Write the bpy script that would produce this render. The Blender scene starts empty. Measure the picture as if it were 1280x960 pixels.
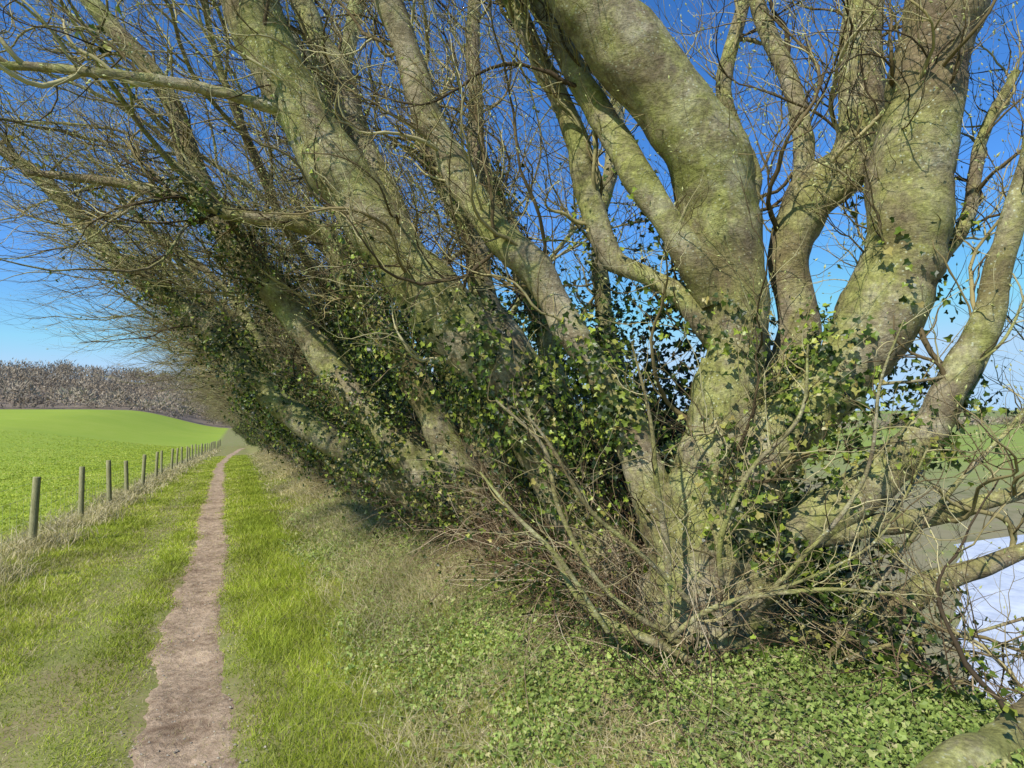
import bpy, math, time
import numpy as np
T_START=time.time()
rng=np.random.default_rng(11)
scene=bpy.context.scene
# ------------------------------------------------------------------ frame: X = right of path, Y = along path
F=760.0
YAW=math.atan(340/760.0); PITCH=math.atan(35/760.0)
CAM=np.array([0,0,1.75])
fh=np.array([math.sin(YAW),math.cos(YAW),0]); rt=np.array([math.cos(YAW),-math.sin(YAW),0])
fw=fh*math.cos(PITCH)+np.array([0,0,1])*math.sin(PITCH)
up=-fh*math.sin(PITCH)+np.array([0,0,1])*math.cos(PITCH)
def PT(u,v,d):
    return CAM+d*(fw+rt*(u-640)/F+up*(480-v)/F)

def nrm(a): return a/np.maximum(np.linalg.norm(a,axis=-1,keepdims=True),1e-9)
_d=nrm(rng.normal(size=(9,3))); _ph=rng.uniform(0,6.28,9); _fr=np.array([1,1.3,1.7,2.3,2.9,3.7,4.6,6.1,7.9])
def n3(p):
    o=0
    for i in range(9): o=o+np.sin((p@_d[i])*_fr[i]*2+_ph[i]+1.7*np.sin((p@_d[(i+3)%9])*_fr[i]))/(_fr[i]**.7)
    return o/3.2
def sm(a,b,x):
    x=np.clip((x-a)/(b-a),0,1); return x*x*(3-2*x)
def path_c(y): return -.27-.02*(np.clip(y,0,40)-3.4)+.04*np.sin(y*.7)+.0004*np.clip(y-35,0,90)**2
def rut_c(y): return -1.18-.018*(np.clip(y,0,40)-3.4)+.05*np.sin(y*.5+1)
def gz(x,y):
    x=np.asarray(x,float); y=np.asarray(y,float)
    base=-.036*np.clip(y,-20,120)
    z=base+.42*sm(.9,2.4,x)
    R=.0365*np.clip(y-12,0,185)*sm(3,38,-x)
    z=z+R
    dist=np.sqrt(x*x+y*y)
    valley=-4+7.5*sm(120,900,dist)
    q=np.clip((x-3.2)/10,0,1); q=1-(1-q)**2
    z=z*(1-q)+valley*q
    z=z+(31-.045*np.clip(x+300,0,400))*sm(255,520,y)*(1-sm(20,200,x))*(1+.10*np.sin(x*.013+1)+.05*np.sin(x*.041))
    p=np.stack([x,y,0*x],-1)
    near=np.exp(-dist/60)
    z=z+near*(.018*n3(p*1.6)+.03*n3(p*.5))+.15*np.exp(-((dist-110)/80)**2)*n3(p*.045)
    pc=path_c(y)
    z=z-.035*np.exp(-((x-pc)/.27)**2)*near-.02*np.exp(-((x-rut_c(y))/.25)**2)*near
    return z
def clear(Q,x0=0.,y0=None):
    """branches must leave head-room over the walked path"""
    X=Q[...,0]+x0
    zr=Q[...,2] if y0 is not None else Q[...,2]-gz(X,Q[...,1])
    need=np.minimum(.55+1.15*(1.55-X),2.75)
    return ~((X<1.55)&(zr<need)).any(axis=1)

# ------------------------------------------------------------------ mesh helper
class Geo:
    def __init__(s): s.V=[];s.F=[];s.A=[];s.n=0
    def add(s,V,Fc,rnd):
        if len(V)==0: return
        s.V.append(V.astype(np.float32)); s.F.append(Fc+s.n)
        s.A.append(np.broadcast_to(rnd,(len(V),)).astype(np.float32)); s.n+=len(V)
    def build(s,name,mat,smooth=True,origin=(0,0,0)):
        me=bpy.data.meshes.new(name)
        V=np.concatenate(s.V)-np.array(origin,np.float32)
        me.vertices.add(len(V)); me.vertices.foreach_set("co",V.astype(np.float32).ravel())
        idx=np.concatenate([f.ravel() for f in s.F]).astype(np.int32)
        tot=np.concatenate([np.full(len(f),f.shape[1]) for f in s.F])
        st=np.concatenate([[0],np.cumsum(tot)[:-1]]).astype(np.int32)
        me.loops.add(len(idx)); me.loops.foreach_set("vertex_index",idx)
        me.polygons.add(len(tot)); me.polygons.foreach_set("loop_start",st)
        me.polygons.foreach_set("use_smooth",np.full(len(tot),smooth))
        at=me.attributes.new("rnd",'FLOAT','POINT'); at.data.foreach_set("value",np.concatenate(s.A))
        me.update(calc_edges=True)
        me.materials.append(mat)
        return me
def obj(name,me,parent=None,loc=(0,0,0)):
    o=bpy.data.objects.new(name,me); scene.collection.objects.link(o); o.location=loc
    if parent: o.parent=parent
    return o
def empty(name,loc=(0,0,0)):
    o=bpy.data.objects.new(name,None); scene.collection.objects.link(o); o.location=loc; o.empty_display_size=.3
    return o

def tubes(P,R,sides,lump=0.0):
    N,K,_=P.shape
    T=nrm(np.gradient(P,axis=1))
    ref=np.where(np.abs(T[:,0,2:3])<.8,np.array([[0,0,1.]]),np.array([[1.,0,0]]))
    n=nrm(np.cross(T[:,0],ref)); Ns=[n]
    for k in range(1,K):
        n=nrm(n-np.sum(n*T[:,k],-1,keepdims=True)*T[:,k]); Ns.append(n)
    Nn=np.stack(Ns,1); B=np.cross(T,Nn)
    a=np.arange(sides)*2*math.pi/sides
    dirv=Nn[:,:,None]*np.cos(a)[None,None,:,None]+B[:,:,None]*np.sin(a)[None,None,:,None]
    rr=np.broadcast_to(R[:,:,None],(N,K,sides))
    V=P[:,:,None]+dirv*rr[...,None]
    if lump>0:
        nn=n3(V*2.2)*.9+n3(V*5+3)*.6+n3(V*np.array([1,1,1.6])*11)*.26
        V=P[:,:,None]+dirv*(rr*(1+lump*nn))[...,None]
    V=V.reshape(-1,3)
    i=np.arange(N)[:,None,None]*K*sides; k=np.arange(K-1)[None,:,None]*sides; j=np.arange(sides)[None,None,:]; j2=(j+1)%sides
    Fc=np.stack([i+k+j,i+k+j2,i+k+sides+j2,i+k+sides+j],-1).reshape(-1,4)
    return V,Fc
def add_tubes(g,P,R,sides,lump=0,rnd=None):
    if len(P)==0: return
    V,Fc=tubes(P,R,sides,lump)
    r=rng.random(len(P)) if rnd is None else np.full(len(P),rnd)
    g.add(V,Fc,np.repeat(r,P.shape[1]*sides))
def lim(pts,K=84,rs=1.0):
    """smooth a limb given as surveyed points + radii"""
    C=np.array([PT(u,v,d) for u,v,d,r in pts]); r=np.array([p[3]*p[2]/F*rs for p in pts])
    C4=np.concatenate([C,r[:,None]],1); E=np.concatenate([[2*C4[0]-C4[1]],C4,[2*C4[-1]-C4[-2]]])
    out=[]
    for i in range(1,len(E)-2):
        for t in np.linspace(0,1,12,endpoint=False):
            a,b,c,d=E[i-1],E[i],E[i+1],E[i+2]
            out.append(.5*((2*b)+(-a+c)*t+(2*a-5*b+4*c-d)*t*t+(-a+3*b-3*c+d)*t**3))
    out.append(E[-2]); out=np.array(out)
    L=np.concatenate([[0],np.cumsum(np.linalg.norm(np.diff(out[:,:3],axis=0),axis=1))])
    q=np.linspace(0,L[-1],K)
    res=np.stack([np.interp(q,L,out[:,c]) for c in range(4)],1)
    w=np.stack([n3(res[:,:3]*2.2+9),n3(res[:,:3]*2.2+19),n3(res[:,:3]*2.2+29)],1)
    env=np.sin(np.linspace(0,math.pi,K))[:,None]
    res[:,:3]+=w*env*np.minimum(res[:,3:4]*.5,.045)
    rr=res[:,3]*(1+.13*n3(res[:,:3]*3.1+4))
    return res[:,:3],np.maximum(rr,.0015)

def spawn(P,R,n,t0,t1,l0,l1,rlo,rhi,spread,bias,bw,gn,K,keep=1.7,rf=.6,x0=0,loc=False,cull=True):
    N,KP,_=P.shape
    L=np.linalg.norm(np.diff(P,axis=1),axis=2).sum(1)
    i=rng.choice(N,n,p=L/L.sum()); f=rng.uniform(t0,t1,n)*(KP-1.001); k=f.astype(int); w=(f-k)[:,None]
    pos=P[i,k]*(1-w)+P[i,k+1]*w; rad=R[i,k]*(1-w[:,0])+R[i,k+1]*w[:,0]
    T=nrm(P[i,k+1]-P[i,k]); pr=nrm(np.cross(T,rng.normal(size=(n,3))))
    a=rng.uniform(spread[0],spread[1],n)[:,None]
    d=T*np.cos(a)+pr*np.sin(a)
    ln=rng.uniform(l0,l1,n); st=(ln/(K-1))[:,None]
    out=[pos]; cur=nrm(rng.normal(size=(n,3)))
    for _ in range(K-1):
        cur=nrm(cur*.4+rng.normal(size=(n,3)))
        d=nrm(d+np.array(bias)*bw+cur*gn)
        pos=pos+d*st; out.append(pos)
    Q=np.stack(out,1); r0=np.minimum(rad*rf,rng.uniform(rlo,rhi,n))
    tt=np.linspace(0,1,K)[None]
    Rq=r0[:,None]*(1-.78*tt)*(1+.12*rng.normal(size=(n,K)))
    ok=np.ones(n,bool)
    if keep>0: ok&=(np.linalg.norm(Q-CAM,axis=2).min(1)>keep)
    if cull: ok&=clear(Q,x0,0 if loc else None)
    return Q[ok],Rq[ok]

# leaves
IVY=np.array([(0,0,0),(-.40,-.10,.05),(-.52,.36,.10),(-.2,.52,.02),(0,1,-.08),(.2,.52,.02),(.52,.36,.10),(.40,-.10,.05),(0,.35,-.04)])
IVYF=np.array([(8,i,(i+1)%8) for i in range(8)])
SIM=np.array([(0,0,0),(-.33,.45,.08),(0,1,-.06),(.33,.45,.08)]); SIMF=np.array([(0,2,1),(0,3,2)])
BUD=np.array([(0,0,0),(-.2,.45,0),(0,.45,.2),(.2,.45,0),(0,.45,-.2),(0,1,0)]); BUDF=np.array([(0,2,1),(0,3,2),(0,4,3),(0,1,4),(5,1,2),(5,2,3),(5,3,4),(5,4,1)])
def leaves(g,pos,normal,size,tmpl=IVY,tf=IVYF,jit=.5,ydir=None,rnd=None):
    n=len(pos)
    if n==0: return
    if ydir is None:
        z=nrm(normal+jit*rng.normal(size=(n,3))); x=nrm(np.cross(rng.normal(size=(n,3))+np.array([0,0,-.6]),z)); y=np.cross(z,x)
    else:
        y=nrm(ydir); x=nrm(np.cross(y,rng.normal(size=(n,3)))); z=np.cross(x,y)
    M=tmpl
    V=pos[:,None]+size[:,None,None]*(M[None,:,0:1]*x[:,None]+M[None,:,1:2]*y[:,None]+M[None,:,2:3]*z[:,None])
    Fc=(tf[None]+np.arange(n)[:,None,None]*len(M)).reshape(-1,3)
    r=rng.random(n) if rnd is None else rnd
    g.add(V.reshape(-1,3),Fc,np.repeat(r,len(M)))
def ivy_on(g,P,R,n,t0,t1,out,s0,s1,thr=0.0,keep=1.6,fq=1.3,zmax=99,jn=.25,pw=1.0):
    N,K,_=P.shape
    L=np.linalg.norm(np.diff(P,axis=1),axis=2).sum(1)
    i=rng.choice(N,n,p=L/L.sum()); f=rng.uniform(t0,t1,n)*(K-1.001); k=f.astype(int); w=(f-k)[:,None]
    pos=P[i,k]*(1-w)+P[i,k+1]*w; rad=R[i,k]
    T=nrm(P[i,k+1]-P[i,k]); pr=nrm(np.cross(T,rng.normal(size=(n,3))))
    q=pos+pr*(rad+np.abs(rng.normal(size=n))*out)[:,None]
    ok=(n3(q*fq)+jn*rng.normal(size=n)>thr)&(q[:,2]<zmax+.3*rng.normal(size=n))
    if keep>0: ok&=(np.linalg.norm(q-CAM,axis=1)>keep)
    q=q[ok]; leaves(g,q,pr[ok]+np.array([-.45,-.3,.45]),rng.uniform(s0,s1,len(q)),rnd=rng.random(len(q))**pw)
def blades(g,x,y,h,w,lean,rnd,seg=True,z=None):
    n=len(x); z=gz(x,y)-.005 if z is None else z
    a=rng.uniform(0,6.283,n); c=np.stack([np.cos(a),np.sin(a),0*a],1)
    b=rng.uniform(0,6.283,n); l=np.stack([np.cos(b),np.sin(b),0*b],1)*(h*lean*rng.uniform(.2,1.6,n))[:,None]
    p=np.stack([x,y,z],1); W=w[:,None]
    hz=np.stack([0*h,0*h,h],1)
    if seg:
        m=p+hz*.55+l*.3; t=p+hz*(1-.25*np.minimum(lean,1))+l
        V=np.stack([p-c*W,p+c*W,m+c*W*.7,m-c*W*.7,t],1).reshape(-1,3)
        o=np.arange(n)[:,None]*5
        g.add(V,o+np.array([[0,1,2,3]]),np.repeat(rnd,5))
        g.F.append(o+np.array([[3,2,4]])+g.n-len(V))
    else:
        V=np.stack([p-c*W,p+c*W,p+hz+l],1).reshape(-1,3)
        g.add(V,np.arange(n*3).reshape(n,3),np.repeat(rnd,3))

# ------------------------------------------------------------------ materials
def mat(name):
    m=bpy.data.materials.new(name); m.use_nodes=True; nt=m.node_tree; nt.nodes.clear()
    return m,nt,nt.nodes,nt.links
def ramp(nd,cols):
    r=nd.new("ShaderNodeValToRGB"); e=r.color_ramp.elements
    while len(e)<len(cols): e.new(.5)
    for i,(p,c) in enumerate(cols): e[i].position=p; e[i].color=(*c,1)
    return r
def noise(nd,lk,vec,scale,det=4,rough=.6,dist=0):
    n=nd.new("ShaderNodeTexNoise"); n.inputs["Scale"].default_value=scale; n.inputs["Detail"].default_value=det
    n.inputs["Roughness"].default_value=rough; n.inputs["Distortion"].default_value=dist
    if vec is not None: lk.new(vec,n.inputs["Vector"])
    return n
def mix(nd,lk,fac,a,b,mode='MIX'):
    m=nd.new("ShaderNodeMix"); m.data_type='RGBA'; m.blend_type=mode
    for s,v in ((m.inputs[0],fac),(m.inputs[6],a),(m.inputs[7],b)):
        if hasattr(v,'links'): lk.new(v,s)
        elif isinstance(v,(int,float)): s.default_value=v
        else: s.default_value=(*v,1)
    return m.outputs[2]
def mapr(nd,lk,v,a,b,c=0,d=1):
    m=nd.new("ShaderNodeMapRange"); lk.new(v,m.inputs[0]); m.inputs[1].default_value=a;m.inputs[2].default_value=b;m.inputs[3].default_value=c;m.inputs[4].default_value=d
    return m.outputs[0]
def leafmat(name,cols,trans=.3,rough=.5,nscale=1.5,spec=.3):
    m,nt,nd,lk=mat(name)
    at=nd.new("ShaderNodeAttribute"); at.attribute_name="rnd"
    r=ramp(nd,cols); lk.new(at.outputs["Fac"],r.inputs[0])
    tc=nd.new("ShaderNodeTexCoord"); n=noise(nd,lk,tc.outputs["Object"],nscale,3)
    k=mapr(nd,lk,n.outputs[0],.3,.7,.65,1.32)
    hs=nd.new("ShaderNodeHueSaturation"); lk.new(r.outputs[0],hs.inputs["Color"]); lk.new(k,hs.inputs["Value"])
    b=nd.new("ShaderNodeBsdfPrincipled"); lk.new(hs.outputs[0],b.inputs["Base Color"]); b.inputs["Roughness"].default_value=rough; b.inputs["Specular IOR Level"].default_value=spec
    o=nd.new("ShaderNodeOutputMaterial")
    if trans>0:
        t=nd.new("ShaderNodeBsdfTranslucent"); lk.new(hs.outputs[0],t.inputs[0])
        ms=nd.new("ShaderNodeMixShader"); ms.inputs[0].default_value=trans; lk.new(b.outputs[0],ms.inputs[1]); lk.new(t.outputs[0],ms.inputs[2])
        lk.new(ms.outputs[0],o.inputs[0])
    else: lk.new(b.outputs[0],o.inputs[0])
    return m
def barkmat():
    m,nt,nd,lk=mat("bark"); tc=nd.new("ShaderNodeTexCoord"); v=tc.outputs["Object"]
    n1=noise(nd,lk,v,1.9,6,.66,.4); n2=noise(nd,lk,v,42,6,.78); n3_=noise(nd,lk,v,5,7,.66,.6); n0=noise(nd,lk,v,.9,3,.5); n4=noise(nd,lk,v,14,6,.75,.5)
    base=ramp(nd,[(.3,(.165,.12,.07)),(.5,(.33,.27,.17)),(.72,(.56,.50,.35))]); lk.new(n3_.outputs[0],base.inputs[0])
    moss=ramp(nd,[(.25,(.125,.125,.030)),(.5,(.31,.305,.095)),(.8,(.54,.53,.24))]); lk.new(n3_.outputs[0],moss.inputs[0])
    gm=nd.new("ShaderNodeNewGeometry"); sx=nd.new("ShaderNodeSeparateXYZ"); lk.new(gm.outputs["Normal"],sx.inputs[0])
    ad=nd.new("ShaderNodeMath"); ad.operation='MULTIPLY_ADD'; lk.new(sx.outputs[2],ad.inputs[0]); ad.inputs[1].default_value=.06; lk.new(n1.outputs[0],ad.inputs[2])
    a2=nd.new("ShaderNodeMath"); a2.operation='MULTIPLY_ADD'; lk.new(n4.outputs[0],a2.inputs[0]); a2.inputs[1].default_value=.4; lk.new(ad.outputs[0],a2.inputs[2])
    mk=mapr(nd,lk,a2.outputs[0],.59,.78)
    c=mix(nd,lk,mk,base.outputs[0],moss.outputs[0])
    c=mix(nd,lk,mapr(nd,lk,n0.outputs[0],.52,.63,0,.65),c,(.21,.14,.085))
    vo=nd.new("ShaderNodeTexVoronoi"); vo.inputs["Scale"].default_value=38; lk.new(v,vo.inputs["Vector"])
    sp=mapr(nd,lk,vo.outputs["Distance"],.10,.28,.8,0)
    nb=noise(nd,lk,v,3,4); sp2=mapr(nd,lk,nb.outputs[0],.46,.60)
    mm=nd.new("ShaderNodeMath"); mm.operation='MULTIPLY'; lk.new(sp,mm.inputs[0]); lk.new(sp2,mm.inputs[1])
    c=mix(nd,lk,mm.outputs[0],c,(.62,.64,.48))
    g=mapr(nd,lk,n2.outputs[0],.3,.7,.5,1.45)
    g2=mapr(nd,lk,n4.outputs[0],.35,.65,.75,1.18); gg=nd.new("ShaderNodeMath"); gg.operation='MULTIPLY'; lk.new(g,gg.inputs[0]); lk.new(g2,gg.inputs[1])
    hs=nd.new("ShaderNodeHueSaturation"); lk.new(c,hs.inputs["Color"]); lk.new(gg.outputs[0],hs.inputs["Value"])
    mp=nd.new("ShaderNodeMapping"); mp.inputs["Scale"].default_value=(1,1,2.2); lk.new(v,mp.inputs[0])
    nr=noise(nd,lk,mp.outputs[0],9,8,.7,.8)
    bp=nd.new("ShaderNodeBump"); bp.inputs["Strength"].default_value=.85; bp.inputs["Distance"].default_value=.026; lk.new(nr.outputs[0],bp.inputs["Height"])
    bp2=nd.new("ShaderNodeBump"); bp2.inputs["Strength"].default_value=.8; bp2.inputs["Distance"].default_value=.007; lk.new(n2.outputs[0],bp2.inputs["Height"]); lk.new(bp.outputs[0],bp2.inputs["Normal"])
    b=nd.new("ShaderNodeBsdfPrincipled"); lk.new(hs.outputs[0],b.inputs["Base Color"]); b.inputs["Roughness"].default_value=.8; b.inputs["Specular IOR Level"].default_value=.25; lk.new(bp2.outputs[0],b.inputs["Normal"])
    o=nd.new("ShaderNodeOutputMaterial"); lk.new(b.outputs[0],o.inputs[0]); return m
def groundmat():
    m,nt,nd,lk=mat("ground"); tc=nd.new("ShaderNodeTexCoord"); v=tc.outputs["Object"]
    sx=nd.new("ShaderNodeSeparateXYZ"); lk.new(v,sx.inputs[0]); X=sx.outputs[0]; Y=sx.outputs[1]
    n1=noise(nd,lk,v,5,6,.7); n2=noise(nd,lk,v,.35,4); n3_=noise(nd,lk,v,60,3); n5=noise(nd,lk,v,.05,5); n6=noise(nd,lk,v,1.3,4)
    soil=ramp(nd,[(.3,(.18,.125,.075)),(.7,(.42,.305,.19))]); lk.new(n1.outputs[0],soil.inputs[0])
    verge=mix(nd,lk,mapr(nd,lk,n3_.outputs[0],.36,.64,0,.85),soil.outputs[0],(.23,.26,.065))
    verge=mix(nd,lk,mapr(nd,lk,n6.outputs[0],.4,.6,0,.5),verge,(.21,.27,.05))
    field=ramp(nd,[(.25,(.23,.31,.030)),(.5,(.31,.40,.042)),(.75,(.38,.45,.065))]); lk.new(n1.outputs[0],field.inputs[0])
    fl=mix(nd,lk,mapr(nd,lk,n2.outputs[0],.35,.65,0,.5),field.outputs[0],(.37,.43,.07))
    fl=mix(nd,lk,mapr(nd,lk,n5.outputs[0],.4,.6,0,.45),fl,(.26,.36,.038))
    c=mix(nd,lk,mapr(nd,lk,X,-3.2,-4.4),verge,fl)
    val=ramp(nd,[(.3,(.18,.175,.075)),(.5,(.29,.25,.14)),(.7,(.23,.26,.085))]); lk.new(n2.outputs[0],val.inputs[0])
    dist=nd.new("ShaderNodeVectorMath"); dist.operation='LENGTH'; lk.new(v,dist.inputs[0])
    vo=nd.new("ShaderNodeTexVoronoi"); vo.inputs["Scale"].default_value=.005; lk.new(v,vo.inputs["Vector"])
    vs=nd.new("ShaderNodeSeparateColor"); lk.new(vo.outputs["Color"],vs.inputs[0])
    ff=ramp(nd,[(.0,(.22,.31,.05)),(.5,(.27,.34,.07)),(.8,(.28,.26,.14)),(1,(.19,.27,.045))]); lk.new(vs.outputs[0],ff.inputs[0])
    vv=mix(nd,lk,mapr(nd,lk,dist.outputs["Value"],50,90),val.outputs[0],ff.outputs[0])
    vv=mix(nd,lk,mapr(nd,lk,n5.outputs[0],.45,.65,0,.4),vv,val.outputs[0])
    c=mix(nd,lk,mapr(nd,lk,X,4,7),c,vv)
    hillc=mix(nd,lk,mapr(nd,lk,X,30,90),(.23,.18,.13),ff.outputs[0])
    c=mix(nd,lk,mapr(nd,lk,Y,252,256),c,hillc)
    bp=nd.new("ShaderNodeBump"); bp.inputs["Strength"].default_value=.7; bp.inputs["Distance"].default_value=.03; lk.new(n1.outputs[0],bp.inputs["Height"])
    b=nd.new("ShaderNodeBsdfPrincipled"); lk.new(c,b.inputs["Base Color"]); b.inputs["Roughness"].default_value=.95; b.inputs["Specular IOR Level"].default_value=.1; lk.new(bp.outputs[0],b.inputs["Normal"])
    o=nd.new("ShaderNodeOutputMaterial"); lk.new(b.outputs[0],o.inputs[0]); return m
def simplemat(name,c1,c2,scale,rough=.9,bump=.5,dist=.01,scl=(1,1,1)):
    m,nt,nd,lk=mat(name); tc=nd.new("ShaderNodeTexCoord"); mp=nd.new("ShaderNodeMapping"); mp.inputs["Scale"].default_value=scl; lk.new(tc.outputs["Object"],mp.inputs[0])
    n=noise(nd,lk,mp.outputs[0],scale,8,.7); nn=noise(nd,lk,mp.outputs[0],scale*.17,3)
    r=ramp(nd,[(.3,c1),(.7,c2)]); ad=nd.new("ShaderNodeMath"); ad.operation='MULTIPLY_ADD'; lk.new(nn.outputs[0],ad.inputs[0]); ad.inputs[1].default_value=.6
    sb=nd.new("ShaderNodeMath"); sb.operation='SUBTRACT'; lk.new(n.outputs[0],sb.inputs[0]); sb.inputs[1].default_value=.3; lk.new(sb.outputs[0],ad.inputs[2]); lk.new(ad.outputs[0],r.inputs[0])
    bp=nd.new("ShaderNodeBump"); bp.inputs["Strength"].default_value=bump; bp.inputs["Distance"].default_value=dist; lk.new(n.outputs[0],bp.inputs["Height"])
    b=nd.new("ShaderNodeBsdfPrincipled"); lk.new(r.outputs[0],b.inputs["Base Color"]); b.inputs["Roughness"].default_value=rough; b.inputs["Specular IOR Level"].default_value=.15; lk.new(bp.outputs[0],b.inputs["Normal"])
    o=nd.new("ShaderNodeOutputMaterial"); lk.new(b.outputs[0],o.inputs[0]); return m
M_bark=barkmat()
M_twig=leafmat("twig_bark",[(0,(.06,.042,.025)),(.35,(.17,.125,.062)),(.7,(.36,.30,.135)),(1,(.54,.48,.27))],0,.8,3,.15)  # dark end lowered, putting hedge-interior shade into the twig colour
M_stem=leafmat("bramble_stem",[(0,(.07,.04,.024)),(.4,(.19,.125,.07)),(.75,(.36,.27,.155)),(1,(.60,.49,.33))],0,.8,3,.15)
M_ivy=leafmat("ivy_leaf",[(0,(.012,.024,.005)),(.45,(.040,.070,.011)),(.75,(.13,.19,.025)),(.9,(.38,.46,.06)),(1,(.42,.33,.11))],.28,.38,1.5,.35)  # very dark low end puts the hedge's inner shade into the leaf colour
M_cover=leafmat("ground_leaf",[(0,(.12,.18,.035)),(.5,(.25,.33,.07)),(.85,(.38,.47,.12)),(1,(.52,.46,.22))],.25,.5,2.5,.25)
M_grass=leafmat("grass_blade",[(0,(.22,.28,.026)),(.45,(.37,.45,.042)),(.8,(.50,.54,.075)),(.9,(.58,.52,.20)),(1,(.64,.55,.32))],.3,.55,1.2,.25)
M_straw=leafmat("dry_grass_blade",[(0,(.31,.30,.08)),(.4,(.50,.43,.20)),(1,(.70,.60,.39))],.2,.7,1.2,.2)
M_bud=leafmat("leaf_bud",[(0,(.36,.38,.11)),(1,(.64,.64,.28))],.15,.5,2)
M_wood=leafmat("hazed_wood",[(0,(.21,.17,.125)),(.5,(.31,.25,.18)),(.9,(.40,.34,.25)),(1,(.27,.27,.16))],0,.9,.02,.1)  # distance haze painted in: wood tones lightened
M_ground=groundmat()
M_path=simplemat("path_earth",(.24,.16,.10),(.62,.46,.31),14,.95,1,.035)
M_track=simplemat("pale_track",(.42,.46,.52),(.70,.73,.78),1.5,.5,.3,.02)
M_post=simplemat("post_wood",(.19,.18,.085),(.44,.41,.23),18,.85,.6,.01,(6,6,1))
M_wire=simplemat("wire",(.25,.25,.24),(.4,.4,.38),20,.5,.1,.001)
M_stone=simplemat("pebble_stone",(.20,.17,.13),(.50,.44,.35),30,.9,.4,.004)

# ------------------------------------------------------------------ ground
def axis(spec):
    out=[]
    for a,b,st in spec: out.append(np.arange(a,b,st))
    return np.concatenate(out+[[spec[-1][1]]])
xs=axis([(-3000,-400,200),(-400,-60,12),(-60,-8,1.3),(-8,-3,.25),(-3,4.5,.09),(4.5,14,.4),(14,60,2),(60,400,14),(400,3000,130)])
ys=axis([(-600,-40,60),(-40,-2,1.2),(-2,14,.1),(14,40,.3),(40,120,1.5),(120,560,9),(560,3600,150)])
XX,YY=np.meshgrid(xs,ys,indexing='ij'); ZZ=gz(XX,YY)
g=Geo(); nx,ny=XX.shape
ii=(np.arange(nx-1)[:,None]*ny+np.arange(ny-1)[None]).ravel()
g.add(np.stack([XX,YY,ZZ],-1).reshape(-1,3),np.stack([ii,ii+ny,ii+ny+1,ii+1],1),.5)
obj("ground",g.build("ground",M_ground))
def strip(name,cf,half,y0,y1,st,m,jag=.05,off=.012,nxs=9):
    y=np.arange(y0,y1,st); u=np.linspace(-1,1,nxs)
    p=np.stack([y,0*y,0*y],1)
    L=half+jag*n3(p*2.3)+jag*.5*n3(p*7+4); Rr=half+jag*n3(p*2.1+50)+jag*.5*n3(p*8+20)
    L=np.maximum(L,.02); Rr=np.maximum(Rr,.02)
    x=cf(y)[:,None]+np.where(u<0,L[:,None],Rr[:,None])*u[None]
    Yg=np.broadcast_to(y[:,None],x.shape)
    pp=np.stack([x,Yg,0*x],-1)
    z=gz(x,Yg)+off-.02*np.abs(u)[None]**6+(.009*n3(pp*7)+.004*n3(pp*19) if nxs>6 else 0)
    g=Geo(); n=len(y); i=(np.arange(n-1)[:,None]*nxs+np.arange(nxs-1)[None]).ravel()
    g.add(np.stack([x,Yg,z],-1).reshape(-1,3),np.stack([i,i+1,i+nxs+1,i+nxs],1),.5)
    return obj(name,g.build(name,m))
strip("dirt_path",path_c,.27,-3,100,.05,M_path,.07,.014,17)
strip("farm_track",lambda y:17.3+np.where(y>7,1.8*(np.sqrt((y-7)**2+1)-1),0),4.0,-60,17,.5,M_track,.4,.05,6)
def logs(n,a,b): return a*(b/a)**rng.random(n)
g=Geo(); n=900; y=logs(n,1.8,14); x=path_c(y)+rng.normal(size=n)*.25; s=rng.uniform(.003,.010,n)
OC=nrm(np.array([(1,0,0),(0,1,0),(-1,0,0),(0,-1,0),(0,0,.6),(0,0,-.6),(.7,.7,.3),(-.7,.7,.3),(-.7,-.7,.3),(.7,-.7,.3)],float)); OF=np.array([(0,6,4),(6,1,4),(1,7,4),(7,2,4),(2,8,4),(8,3,4),(3,9,4),(9,0,4)])
V=np.stack([x,y,gz(x,y)+.012],1)[:,None]+OC[None]*s[:,None,None]*rng.uniform(.6,1.3,(n,10,1)); g.add(V.reshape(-1,3),(OF[None]+np.arange(n)[:,None,None]*10).reshape(-1,3),.5)
obj("pebbles",g.build("pebbles",M_stone,False))

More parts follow.
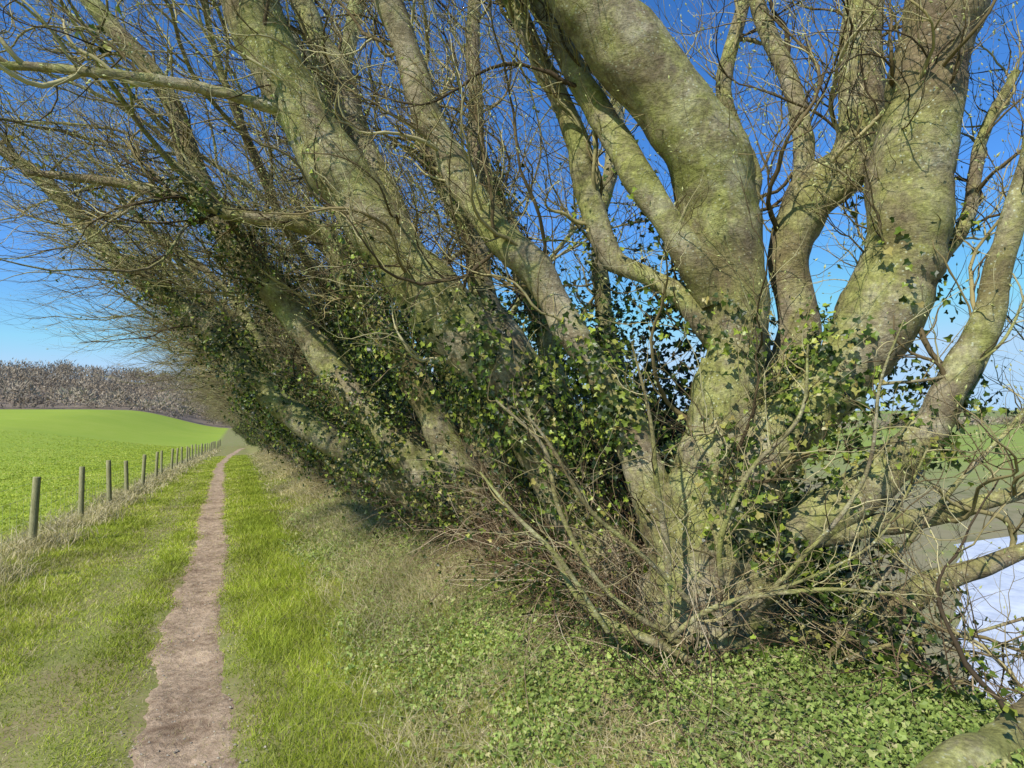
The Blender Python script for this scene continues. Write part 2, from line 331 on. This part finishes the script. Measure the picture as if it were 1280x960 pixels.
# ------------------------------------------------------------------ grass
def grass_block():
    g=Geo()
    n=470000
    y=logs(n,1.6,60); x=rng.uniform(-3.4,1.7,n)
    dp=np.abs(x-path_c(y)); dr=np.abs(x-rut_c(y))
    p=np.stack([x,y,0*x],1); nz=n3(p*2.5)
    pr=sm(.12,.36,dp+.12*nz+.07*n3(p*7))*(1-np.clip(.55+.5*nz,0,.88)*(1-sm(.05,.42,dr+.12*nz)))*(1-.5*sm(1.1,1.7,x+.3*nz))*(.6+.4*sm(-.6,.3,nz))
    ok=rng.random(n)<pr; x,y=x[ok],y[ok]; n=len(x); sc=np.maximum(1,y/4.5)
    h=rng.uniform(.02,.055,n)*(1+.5*(x>.1))*(1+.3*n3(np.stack([x,y,0*x],1)*1.3))*np.minimum(sc,1.5)*(.55+.45*sm(.2,.5,np.abs(x-path_c(y))))*(.6+.4*sm(.1,.5,np.abs(x-rut_c(y))))
    rn=np.clip(rng.beta(2,2.8,n)+.24*n3(np.stack([x,y,0*x],1)*.9)+.06*(x<-1.6)+.10*sm(.3,.1,x),0,1)
    blades(g,x,y,h,.003*sc*rng.uniform(.7,1.3,n),.9,rn,False)
    n=120000; y=logs(n,4,110); x=-3.3-rng.exponential(9,n)*np.minimum(1,y/25+.35)
    sc=np.maximum(1,y/4); rn=np.clip(rng.beta(3,2.2,n)*.75+.16+.12*n3(np.stack([x,y,0*x],1)*.3),0,.87)
    blades(g,x,y,rng.uniform(.02,.045,n)*np.minimum(sc,1.5),.004*sc,1.1,rn,False)
    return g
obj("grass",grass_block().build("grass",M_grass,False))
g=Geo()
n=36000; y=logs(n,3,90); x=-2.95+rng.normal(size=n)*.30; ok=n3(np.stack([x,y,0*x],1)*1.2)+rng.normal(size=n)*.3>-.2; x,y=x[ok],y[ok];n=len(x)
blades(g,x,y,rng.uniform(.08,.34,n),.0028*np.maximum(1,y/6),.9,rng.random(n))
n=90000; y=logs(n,1.5,60); x=rng.normal(size=n)*.5+1.8-.35*(y<5); ok=(x>.7)&(x<3.6)&(n3(np.stack([x,y,0*x],1)*1.1)+rng.normal(size=n)*.3>.05-.45*(y>5)); x,y=x[ok],y[ok];n=len(x)
blades(g,x,y,rng.uniform(.06,.24,n)*np.where(y>5,1.2,.65),.0022*np.maximum(1,y/6),1.5,rng.random(n))
n=36000; y=logs(n,1.6,30); x=rng.uniform(-2.6,2.2,n); blades(g,x,y,rng.uniform(.006,.02,n),.0016*np.maximum(1,y/5),3.5,rng.random(n),False,gz(x,y)+.018)
obj("dry_grass",g.build("dry_grass",M_straw,False))
g=Geo()
n=170000; y=logs(n,.9,14); x=rng.uniform(.6,3.9,n); p=np.stack([x,y,0*x],1); nz=n3(p*1.4)
ok=(rng.random(n)<sm(.7,1.4,x+.3*nz))&(rng.random(n)<.35+.65*sm(-.7,.1,nz+.3*n3(p*5))); x,y=x[ok],y[ok]; n=len(x)
pos=np.stack([x,y,gz(x,y)+rng.uniform(.005,.10,n)],1); ok=np.linalg.norm(pos-CAM,axis=1)>1; pos=pos[ok]; n=len(pos)
big=rng.random(n)<.18
leaves(g,pos[big],np.array([-.4,-.3,1.]),rng.uniform(.02,.038,big.sum())*np.maximum(1,pos[big,1]/6),jit=.6)
leaves(g,pos[~big],np.array([-.4,-.3,1.]),rng.uniform(.013,.028,(~big).sum())*np.maximum(1,pos[~big,1]/5),SIM,SIMF,.7)
obj("ivy_ground_cover",g.build("ivy_ground_cover",M_cover,False))
g=Geo(); n=300; y=logs(n,1.8,9); x=rng.uniform(1.1,3.4,n); a=rng.uniform(0,6.28,n); L=rng.uniform(.06,.32,n); K=6; P=[]
for k in range(K):
    xx=x+np.cos(a)*L*k/(K-1); yy_=y+np.sin(a)*L*k/(K-1); a=a+rng.normal(size=n)*.18
    P.append(np.stack([xx,yy_,gz(xx,yy_)+.06+rng.uniform(0,.03,n)],1))
add_tubes(g,np.stack(P,1),np.repeat(rng.uniform(.0012,.003,n)[:,None],K,1),4)
obj("fallen_sticks",g.build("fallen_sticks",M_stem,True))

# ------------------------------------------------------------------ fence
fence=empty("post_and_wire_fence",(-3,12,0))
g=Geo(); py=12.2-3.1*8+3.1*np.arange(44)
for k,yy in enumerate(py):
    x0=-3+rng.normal()*.03; z0=float(gz(x0,yy)); h=1.14+rng.normal()*.04; tl=rng.normal(size=2)*.035
    hs=np.array([-.1,.1,.5,.9,h-.015,h,h+.003]); r=.055*np.array([1.04,1.02,1,.98,.97,.88,.02])*(1+.08*rng.normal())
    P=np.stack([x0+tl[0]*hs,yy+tl[1]*hs,z0+hs],1)[None]; add_tubes(g,P,r[None],14,.03)
obj("posts",g.build("posts",M_post,True,(-3,12,0)),fence)
g=Geo(); wy=np.arange(py[0],py[-1],.775)
for hh in (.12,.27,.42,.60,.80,1.02):
    P=np.stack([0*wy-3.062,wy,gz(0*wy-3,wy)+hh-.01*np.sin((wy-py[0])/3.1*math.pi)**2],1)[None]
    add_tubes(g,P,np.full((1,len(wy)),.0018),4)
obj("wires",g.build("wires",M_wire,True,(-3,12,0)),fence)
g=Geo(); vy=np.arange(py[0],60,.31); z=gz(0*vy-3,vy)
P=np.stack([np.stack([0*vy-3.062,vy,z+.10],1),np.stack([0*vy-3.062,vy,z+.80],1)],1); add_tubes(g,P,np.full((len(vy),2),.0012),3)
obj("netting",g.build("netting",M_wire,True,(-3,12,0)),fence)

# ------------------------------------------------------------------ trees built from surveyed limbs
def hand_tree(name,limbs,base,n1,n2,n3_,ivy,thin=[],bias=(-.35,-.05,.75),bare=(),pw=1.0):
    base=np.array(base); e=empty(name,base)
    g=Geo(); PR=[lim(l) for l in limbs]
    P=np.stack([a for a,b in PR]); R=np.stack([b for a,b in PR])
    for i in range(len(P)): add_tubes(g,P[i:i+1],R[i:i+1],36 if R[i].max()>.06 else 10,.085 if R[i].max()>.06 else .05)
    if thin:
        PR2=[lim(l,36,.62) for l in thin]; P2=np.stack([a for a,b in PR2]); R2=np.stack([b for a,b in PR2])
        add_tubes(g,P2,R2,8,.04)
    obj("limbs",g.build(name+"_limbs",M_bark,True,base),e)
    g=Geo()
    A,Ra=spawn(P,R,n1,.33,.98,.6,1.9,.007,.020,(.4,1.1),bias,.13,.40,18,2.9)
    add_tubes(g,A,Ra,7)
    B,Rb=spawn(A,Ra,n2,.1,.98,.3,.95,.003,.007,(.4,1.1),bias,.14,.42,11,2.5)
    add_tubes(g,B,Rb,5)
    C,Rc=spawn(B,Rb,n3_,.1,1,.1,.38,.0018,.0032,(.4,1.1),(-.2,0,.8),.18,.36,6,2.3,.9)
    add_tubes(g,C,Rc,3)
    if thin:
        D,Rd=spawn(P2,R2,len(thin)*24,.1,1,.15,.6,.002,.0045,(.4,1.2),(-.1,-.1,.6),.15,.36,9,2.0,.8)
        add_tubes(g,D,Rd,5); D2,Rd2=spawn(D,Rd,len(thin)*46,.1,1,.06,.25,.0013,.0024,(.4,1.1),(-.1,-.1,.6),.15,.25,5,2.0,.9); add_tubes(g,D2,Rd2,4)
    obj("twigs",g.build(name+"_twigs",M_twig,True,base),e)
    g=Geo(); tip=C[:,-1]; td=C[:,-1]-C[:,-2]
    leaves(g,tip,None,rng.uniform(.012,.028,len(tip)),BUD,BUDF,ydir=td)
    tip=B[:,-1]; leaves(g,tip,None,rng.uniform(.02,.035,len(tip)),BUD,BUDF,ydir=B[:,-1]-B[:,-2])
    obj("buds",g.build(name+"_buds",M_bud,False,base),e)
    g=Geo()
    sel=[i for i in range(len(P)) if i not in bare]
    for (n,t0,t1,out,thr,zm) in ivy: ivy_on(g,P[sel],R[sel],n,t0,t1,out,.024,.052,thr,1.9,1.7,zm,.10,pw)
    obj("ivy_leaves",g.build(name+"_ivy",M_ivy,False,base),e)
    return P,R,A,Ra
main=[
 [(885,930,3.85,110),(885,800,3.85,88),(892,700,3.85,72),(900,610,3.85,62),(908,540,3.85,50),(915,450,3.85,36)],
 [(905,600,3.85,42),(918,440,3.85,34),(915,350,3.85,38),(900,265,3.8,48),(868,185,3.75,53),(800,90,3.65,44),(735,0,3.55,39),(650,-120,3.4,34),(560,-260,3.3,26)],
 [(895,370,3.85,24),(845,290,3.75,20),(790,205,3.8,18),(735,125,3.9,16),(690,20,4,14),(640,-80,4.1,13),(600,-200,4.2,11)],
 [(895,680,3.8,56),(955,565,3.75,46),(1040,475,3.65,42),(1105,390,3.55,43),(1140,280,3.5,45),(1150,160,3.45,46),(1172,40,3.4,47),(1200,-80,3.35,42),(1240,-250,3.3,32)],
 [(950,560,3.95,32),(1000,420,4,24),(990,320,4,23),(1010,250,4,28),(1058,195,4,23),(1075,100,4,25),(1082,0,4,23),(1090,-120,4,18)],
 [(1005,265,4,20),(1060,230,3.8,16),(1110,185,3.6,13),(1140,150,3.5,9)],
 [(1000,260,4.1,13),(1003,180,4.2,12),(985,90,4.3,11),(950,10,4.4,9),(940,-80,4.4,7)],
 [(860,740,3.9,40),(805,590,4,26),(770,495,4.1,22),(715,410,4.1,19),(668,335,4.1,20),(595,262,4.1,18),(545,160,4.1,18),(490,20,4.0,17),(440,-120,3.9,15)],
 [(900,430,3.9,18),(850,370,3.9,13),(815,348,4,12),(762,315,4.1,14),(728,230,4.1,15),(705,130,4.1,13),(660,40,4.1,12),(610,-60,4.1,10)],
 [(900,760,3.7,44),(1000,660,3.6,32),(1080,610,3.5,27),(1150,540,3.4,24),(1205,450,3.3,21),(1240,370,3.25,17),(1268,260,3.2,12),(1300,130,3.2,10),(1330,0,3.2,9)],
 [(920,690,3.7,20),(1050,662,3.5,13),(1150,650,3.4,12),(1290,610,3.2,9),(1400,540,3.1,6)],
 [(900,760,3.8,40),(960,795,3.7,30),(1020,800,3.6,25),(1090,780,3.5,20),(1160,735,3.4,15),(1240,705,3.3,11),(1330,670,3.2,9)],
 [(1080,1040,2.15,18),(1140,995,2.2,23),(1205,962,2.3,28),(1265,925,2.48,31),(1350,875,2.7,38),(1450,830,2.9,42)],
 [(930,560,4.1,18),(950,430,4.3,14),(925,330,4.4,12),(940,220,4.5,11),(905,120,4.6,10),(930,0,4.7,8)],
 [(1090,420,3.7,12),(1170,330,3.6,9),(1210,270,3.6,8),(1225,180,3.6,7),(1270,90,3.6,5)],
]
thin=[
 [(830,805,3.35,8),(836,700,3.35,7),(822,610,3.3,6),(812,520,3.3,4),(790,430,3.3,2)],
 [(690,690,3.6,5),(735,760,3.45,7),(825,805,3.3,9),(930,855,3.2,7),(1040,876,3.1,6),(1130,862,3.05,4),(1210,850,3.0,2)],
 [(835,800,3.3,6),(885,763,3.25,6),(960,742,3.2,5),(1060,737,3.1,4),(1150,750,3.1,2)],
 [(960,742,3.2,4),(1050,705,3.15,3),(1110,660,3.1,3),(1160,560,3.1,2)],
 [(870,760,3.4,6),(800,690,3.3,5),(740,640,3.25,4),(690,560,3.2,3),(660,520,3.2,2)],
 [(900,800,3.4,5),(1000,700,3.2,5),(1080,600,3.1,4),(1100,480,3.05,3),(1130,400,3,2)],
 [(1000,850,3.3,6),(1100,810,3.2,5),(1180,800,3.1,4),(1290,770,3.0,3)],
 [(1010,860,3.3,6),(1120,700,3.3,6),(1200,600,3.3,5),(1290,500,3.3,4),(1330,380,3.3,3)],
 [(990,820,3.9,7),(1100,660,4.2,6),(1170,560,4.4,5),(1240,430,4.6,4),(1260,300,4.7,3)],
 [(1100,480,3.5,4),(1180,470,3.3,3),(1250,430,3.2,3),(1290,350,3.2,2)],
 [(760,790,3.2,5),(700,700,3.2,5),(640,640,3.3,4),(600,590,3.4,2)],
 [(930,820,3.5,7),(900,700,3.3,6),(930,600,3.25,5),(1000,520,3.2,4),(1010,430,3.2,2)],
 [(860,810,3.3,6),(760,740,3.3,5),(700,640,3.4,5),(680,560,3.5,4),(620,500,3.6,2)],
]
mP,mR,mA,mRa=hand_tree("sycamore_tree",main,PT(885,850,3.85),140,1500,5600,[(22000,.0,.5,.13,.10,2.1),(12000,.05,.5,.10,.18,2.7)],thin,bare=(12,),pw=.72)
second=[
 [(810,800,4.7,50),(710,620,4.8,38),(640,490,4.7,36),(560,395,4.6,39),(480,290,4.5,37),(405,180,4.4,35),(345,75,4.3,33),(290,-40,4.2,30),(220,-180,4.1,25),(150,-330,4.1,18)],
 [(520,330,4.6,18),(455,190,4.75,16),(395,40,4.8,15),(330,-100,4.9,13)],
 [(760,690,4.8,30),(670,480,4.9,22),(610,380,5,19),(590,290,5,15),(540,200,5,13),(510,80,5.1,11),(470,-60,5.1,9)],
 [(720,640,5.2,26),(690,450,5.5,16),(640,300,5.7,12),(600,180,5.8,10),(590,60,5.9,9),(600,-60,6,8)],
 [(370,130,4.35,13),(345,135,4.25,9),(250,110,4.1,7),(150,95,4,6),(0,82,3.9,5),(-80,90,3.9,3)],
 [(760,600,5.4,22),(760,420,5.9,12),(748,290,6,10),(770,160,6.1,9),(765,0,6.2,7)],
]
hand_tree("sycamore_tree",second,PT(780,740,4.6),140,1600,5600,[(20000,.0,.42,.19,-.05,2.5),(8000,.2,.7,.12,.2,4.0)],[],(-.6,-.05,.6),bare=(4,))
third=[
 [(600,640,6.6,26),(520,480,6.6,18),(440,350,6.5,14),(405,290,6.4,12),(300,270,6.2,8),(170,232,6.0,6),(30,215,5.9,4)],
 [(620,640,6.8,34),(590,500,6.9,24),(520,390,6.9,20),(440,260,6.8,18),(400,130,6.7,16),(330,0,6.6,13),(270,-140,6.5,10)],
 [(600,640,7,30),(500,560,7,22),(400,440,7,19),(320,340,6.9,17),(250,230,6.8,15),(210,120,6.7,12),(120,10,6.6,10),(40,-100,6.5,8)],
 [(590,640,7.3,30),(470,500,7.3,18),(430,380,7.3,15),(460,250,7.3,13),(430,120,7.4,11),(450,-20,7.5,9)],
 [(560,640,7.6,26),(430,560,7.8,18),(330,490,7.8,15),(250,400,7.7,13),(150,330,7.6,10),(60,230,7.5,8),(-40,160,7.4,6)],
]
hand_tree("sycamore_tree",third,PT(600,650,7),210,2800,8500,[(26000,.0,.5,.22,-.1,3.1),(13000,.3,.8,.15,.18,5.5)],[],(-.65,0,.5))

# ------------------------------------------------------------------ procedural windswept trees
X0=3.0
def gen_meshes(tag,ns,dense=1.0):
    S=[];SR=[]
    K=22
    while len(S)<ns:
        d=nrm(np.array([-.62+rng.normal()*.36,rng.normal()*.30-.1,1.0+rng.normal()*.1])); pos=np.array([rng.normal()*.22,rng.normal()*.45,-.15]); L=rng.uniform(5.5,9)
        cur=rng.normal(size=3); pts=[pos]
        for k in range(K-1):
            cur=nrm(cur*.8+rng.normal(size=3)); d=nrm(d+cur*.19+np.array([-.03,0,.03])); pos=pos+d*L/(K-1); pts.append(pos)
        pts=np.array(pts)
        if not clear(pts[None],X0,0)[0]: continue
        S.append(pts); r0=rng.uniform(.06,.13); t=np.linspace(0,1,K); SR.append(r0*(1-.8*t)*(1+.06*rng.normal(size=K))+.05*np.exp(-t*9))
    P=np.array(S);R=np.array(SR)
    g=Geo(); add_tubes(g,P,R,12,.08)
    A,Ra=spawn(P,R,int(135*dense),.15,.97,1.2,3.6,.012,.034,(.4,1.1),(-.7,0,.35),.10,.30,14,0,.6,X0,True)
    add_tubes(g,A,Ra,7,.03); m1=g.build(tag+"_limbs",M_bark)
    g=Geo()
    B,Rb=spawn(A,Ra,int(1100*dense),.1,1,.5,1.6,.005,.011,(.35,1.0),(-.9,0,.2),.13,.30,10,0,.6,X0,True); add_tubes(g,B,Rb,4)
    C,Rc=spawn(B,Rb,int(4200*dense),.05,1,.2,.75,.0025,.005,(.3,1.0),(-.8,0,.25),.14,.27,6,0,.9,X0,True); add_tubes(g,C,Rc,3)
    m2=g.build(tag+"_twigs",M_twig)
    g=Geo(); ivy_on(g,P,R,14000,.0,.5,.24,.045,.08,-.1,0,.9,99,.15,1.3); ivy_on(g,A,Ra,3500,.0,.7,.12,.04,.075,.3,0,.9,99,.1)
    m3=g.build(tag+"_ivy",M_ivy,False)
    return m1,m2,m3
vars_=[gen_meshes("windswept_%d"%i,8,1.0) for i in range(4)]
yy=9.4; ypos=[]
while yy<118:
    ypos.append(yy); yy+=rng.uniform(2.4,3.3)*(1 if yy<28 else 1.7 if yy<50 else 2.4)
for k,yv in enumerate(ypos):
    x0=X0+rng.normal()*.12-.03*max(0,yv-85); e=empty("sycamore_tree",(x0,yv,float(gz(x0,yv))))
    e.rotation_euler=(0,0,rng.uniform(-.2,.2)); s=rng.uniform(.88,1.12)*(1.12 if yv>50 else 1); e.scale=(s,s,s)
    for nm,me in zip(("limbs","twigs","ivy_leaves"),vars_[k%4]): obj(nm,me,e)

# ------------------------------------------------------------------ undergrowth hedge along the bank
g=Geo()
def stems(n,y0,y1,x0,x1,l0,l1,r0,r1,K=12,keep=2.6):
    y=logs(n,y0,y1); x=rng.uniform(x0,x1,n); pos=np.stack([x,y,gz(x,y)],1)
    d=nrm(np.stack([rng.normal(size=n)*.45-.2,rng.normal(size=n)*.5,np.full(n,1.)],1)); L=rng.uniform(l0,l1,n); cur=rng.normal(size=(n,3)); out=[pos]
    for k in range(K-1):
        cur=nrm(cur*.7+rng.normal(size=(n,3))); d=nrm(d+cur*.27+np.array([-.05,0,-.08])); pos=pos+d*(L/(K-1))[:,None]
        pos[:,2]=np.maximum(pos[:,2],gz(pos[:,0],pos[:,1])+.02); out.append(pos)
    P=np.stack(out,1); R=rng.uniform(r0,r1,n)[:,None]*np.linspace(1,.35,K)[None]
    ok=(np.linalg.norm(P-CAM,axis=2).min(1)>keep)&(P[...,0].min(1)>1.4); return P[ok],R[ok]
P1,R1=stems(5200,3.6,70,2.3,3.8,.9,2.7,.003,.0065); add_tubes(g,P1,R1,4)
P2,R2=stems(380,1.7,4.6,3.0,4.6,.4,1.1,.002,.005); add_tubes(g,P2,R2,5)
P3,R3=stems(520,2.6,5.4,2.0,2.9,.5,1.5,.0018,.004); add_tubes(g,P3,R3,5)
Q,Rq=spawn(P1,R1,15000,.1,1,.15,.7,.0018,.004,(.4,1.2),(-.4,0,.3),.12,.36,7,2.6,.9); add_tubes(g,Q,Rq,3)
Q,Rq=spawn(P2,R2,900,.1,1,.12,.4,.0014,.003,(.4,1.2),(-.4,0,.3),.12,.32,6,2.4,.9); add_tubes(g,Q,Rq,3)
hedge=empty("bramble_hedge",(3,10,0))
obj("stems",g.build("bramble_stems",M_stem,True,(3,10,0)),hedge)
g=Geo()
ivy_on(g,P1,R1,42000,.0,.9,.07,.026,.050,.05,2.5,1.3,99,.12)
ivy_on(g,P2,R2,4500,.0,1,.04,.025,.048,0.0,2.4,1.1)
ivy_on(g,P3,R3,4500,.0,1,.03,.022,.042,.0,2.4,1.1)
n=90000; y=logs(n,4.0,60); x=3.5+rng.normal(size=n)*.36; z=gz(x,y)+np.abs(rng.normal(size=n))*1.2
pos=np.stack([x,y,z],1); ok=n3(pos*.9)+.2*rng.normal(size=n)>-.55; leaves(g,pos[ok],np.array([-.6,-.3,.5]),rng.uniform(.04,.075,ok.sum()),rnd=rng.random(ok.sum())**1.7*.86)  # inner leaf mass tinted darker, interior shade painted into its colour
n=9000; pos=np.stack([rng.uniform(2.9,4.2,n),rng.uniform(2.4,4.6,n),0*rng.random(n)],1); pos[:,2]=gz(pos[:,0],pos[:,1])+np.abs(rng.normal(size=n))*.45
ok=n3(pos*1.6)>-.3; leaves(g,pos[ok],np.array([-.4,-.3,.5]),rng.uniform(.03,.05,ok.sum()),rnd=rng.random(ok.sum())**1.7*.86)  # dark leaves added behind the main trunk, standing in for shade there
obj("ivy_leaves",g.build("hedge_ivy",M_ivy,False,(3,10,0)),hedge)

# ------------------------------------------------------------------ distant woodland and hedgerows
def crowns(g,x,y,h,w,nf,sz=1.0):
    n=len(x); z=gz(x,y); idx=np.repeat(np.arange(n),nf); m=len(idx)
    v=nrm(rng.normal(size=(m,3)))*rng.random((m,1))**.4
    c=np.stack([x[idx]+v[:,0]*w[idx],y[idx]+v[:,1]*w[idx],z[idx]+h[idx]*(.55+.45*v[:,2])],1)
    a=rng.normal(size=(m,3))*.42*sz; b=(v*.9+rng.normal(size=(m,3))*.5+np.array([0,0,.5]))*sz
    V=np.stack([c-a*.4,c+a*.4,c+b],1).reshape(-1,3)
    g.add(V,np.arange(m*3).reshape(m,3),np.repeat(np.clip(rng.random(m)*.35+.65*rng.random(n)[idx],0,1),3))
g=Geo(); n=2600; x=rng.uniform(-620,70,n); y=258+270*rng.random(n)
crowns(g,x,y,rng.uniform(4,11,n)*(1+.35*n3(np.stack([x,y,0*x],1)*.02)),rng.uniform(2.8,6.5,n),150)
obj("distant_woodland",g.build("distant_woodland",M_wood,True))
g=Geo()
for (x0,y0,x1,y1) in ((150,-50,300,120),(300,-100,380,500),(130,120,420,150),(600,-200,560,700)):
    n=220; t=rng.random(n); crowns(g,x0+(x1-x0)*t,y0+(y1-y0)*t,rng.uniform(1.5,3.5,n),rng.uniform(1,2,n),40,.7)
obj("distant_hedgerow",g.build("distant_hedgerow",M_wood,True))

# ------------------------------------------------------------------ light, sky, camera
EL=math.radians(43); sd=nrm(np.array([-.86,-.50,0])); sdir=np.array([sd[0]*math.cos(EL),sd[1]*math.cos(EL),math.sin(EL)])
w=bpy.data.worlds.new("World"); scene.world=w; w.use_nodes=True; nt=w.node_tree
sky=nt.nodes.new("ShaderNodeTexSky"); sky.sky_type='NISHITA'; sky.sun_disc=False; sky.sun_elevation=EL
sky.sun_rotation=math.atan2(sdir[0],sdir[1]); sky.altitude=300; sky.air_density=1.0; sky.dust_density=.3; sky.ozone_density=4
hs=nt.nodes.new("ShaderNodeHueSaturation"); hs.inputs["Saturation"].default_value=1.2; hs.inputs["Value"].default_value=1.08
def wm(mode,col,src):
    t=nt.nodes.new("ShaderNodeMix"); t.data_type='RGBA'; t.blend_type=mode; t.inputs[0].default_value=1; t.inputs[7].default_value=(*col,1); nt.links.new(src,t.inputs[6]); return t.outputs[2]
nt.links.new(sky.outputs[0],hs.inputs["Color"])
ST=.15
c=wm('MULTIPLY',(.76,.96,1.18),hs.outputs[0]); c=wm('DARKEN',(.46,.70,.97),wm('MULTIPLY',(ST,ST,ST),c)); c=wm('MULTIPLY',(1/ST,1/ST,1/ST),c)
nt.links.new(c,nt.nodes["Background"].inputs[0]); nt.nodes["Background"].inputs[1].default_value=ST
import mathutils
sl=bpy.data.lights.new("sun",'SUN'); sl.energy=5; sl.angle=math.radians(.5); sl.color=(1,.96,.87)
so=bpy.data.objects.new("sun",sl); scene.collection.objects.link(so); so.rotation_euler=mathutils.Vector(sdir).to_track_quat('Z','Y').to_euler(); so.location=(0,0,30)
cd=bpy.data.cameras.new("camera"); cam=bpy.data.objects.new("camera",cd); scene.collection.objects.link(cam)
cd.sensor_width=36; cd.lens=F/1280*36; cd.clip_end=6000; cd.clip_start=.05
cam.location=CAM; cam.rotation_euler=(math.pi/2+PITCH,0,-YAW); scene.camera=cam
scene.view_settings.view_transform='Standard'; scene.view_settings.look='None'; scene.view_settings.exposure=0
print("BUILD",time.time()-T_START)
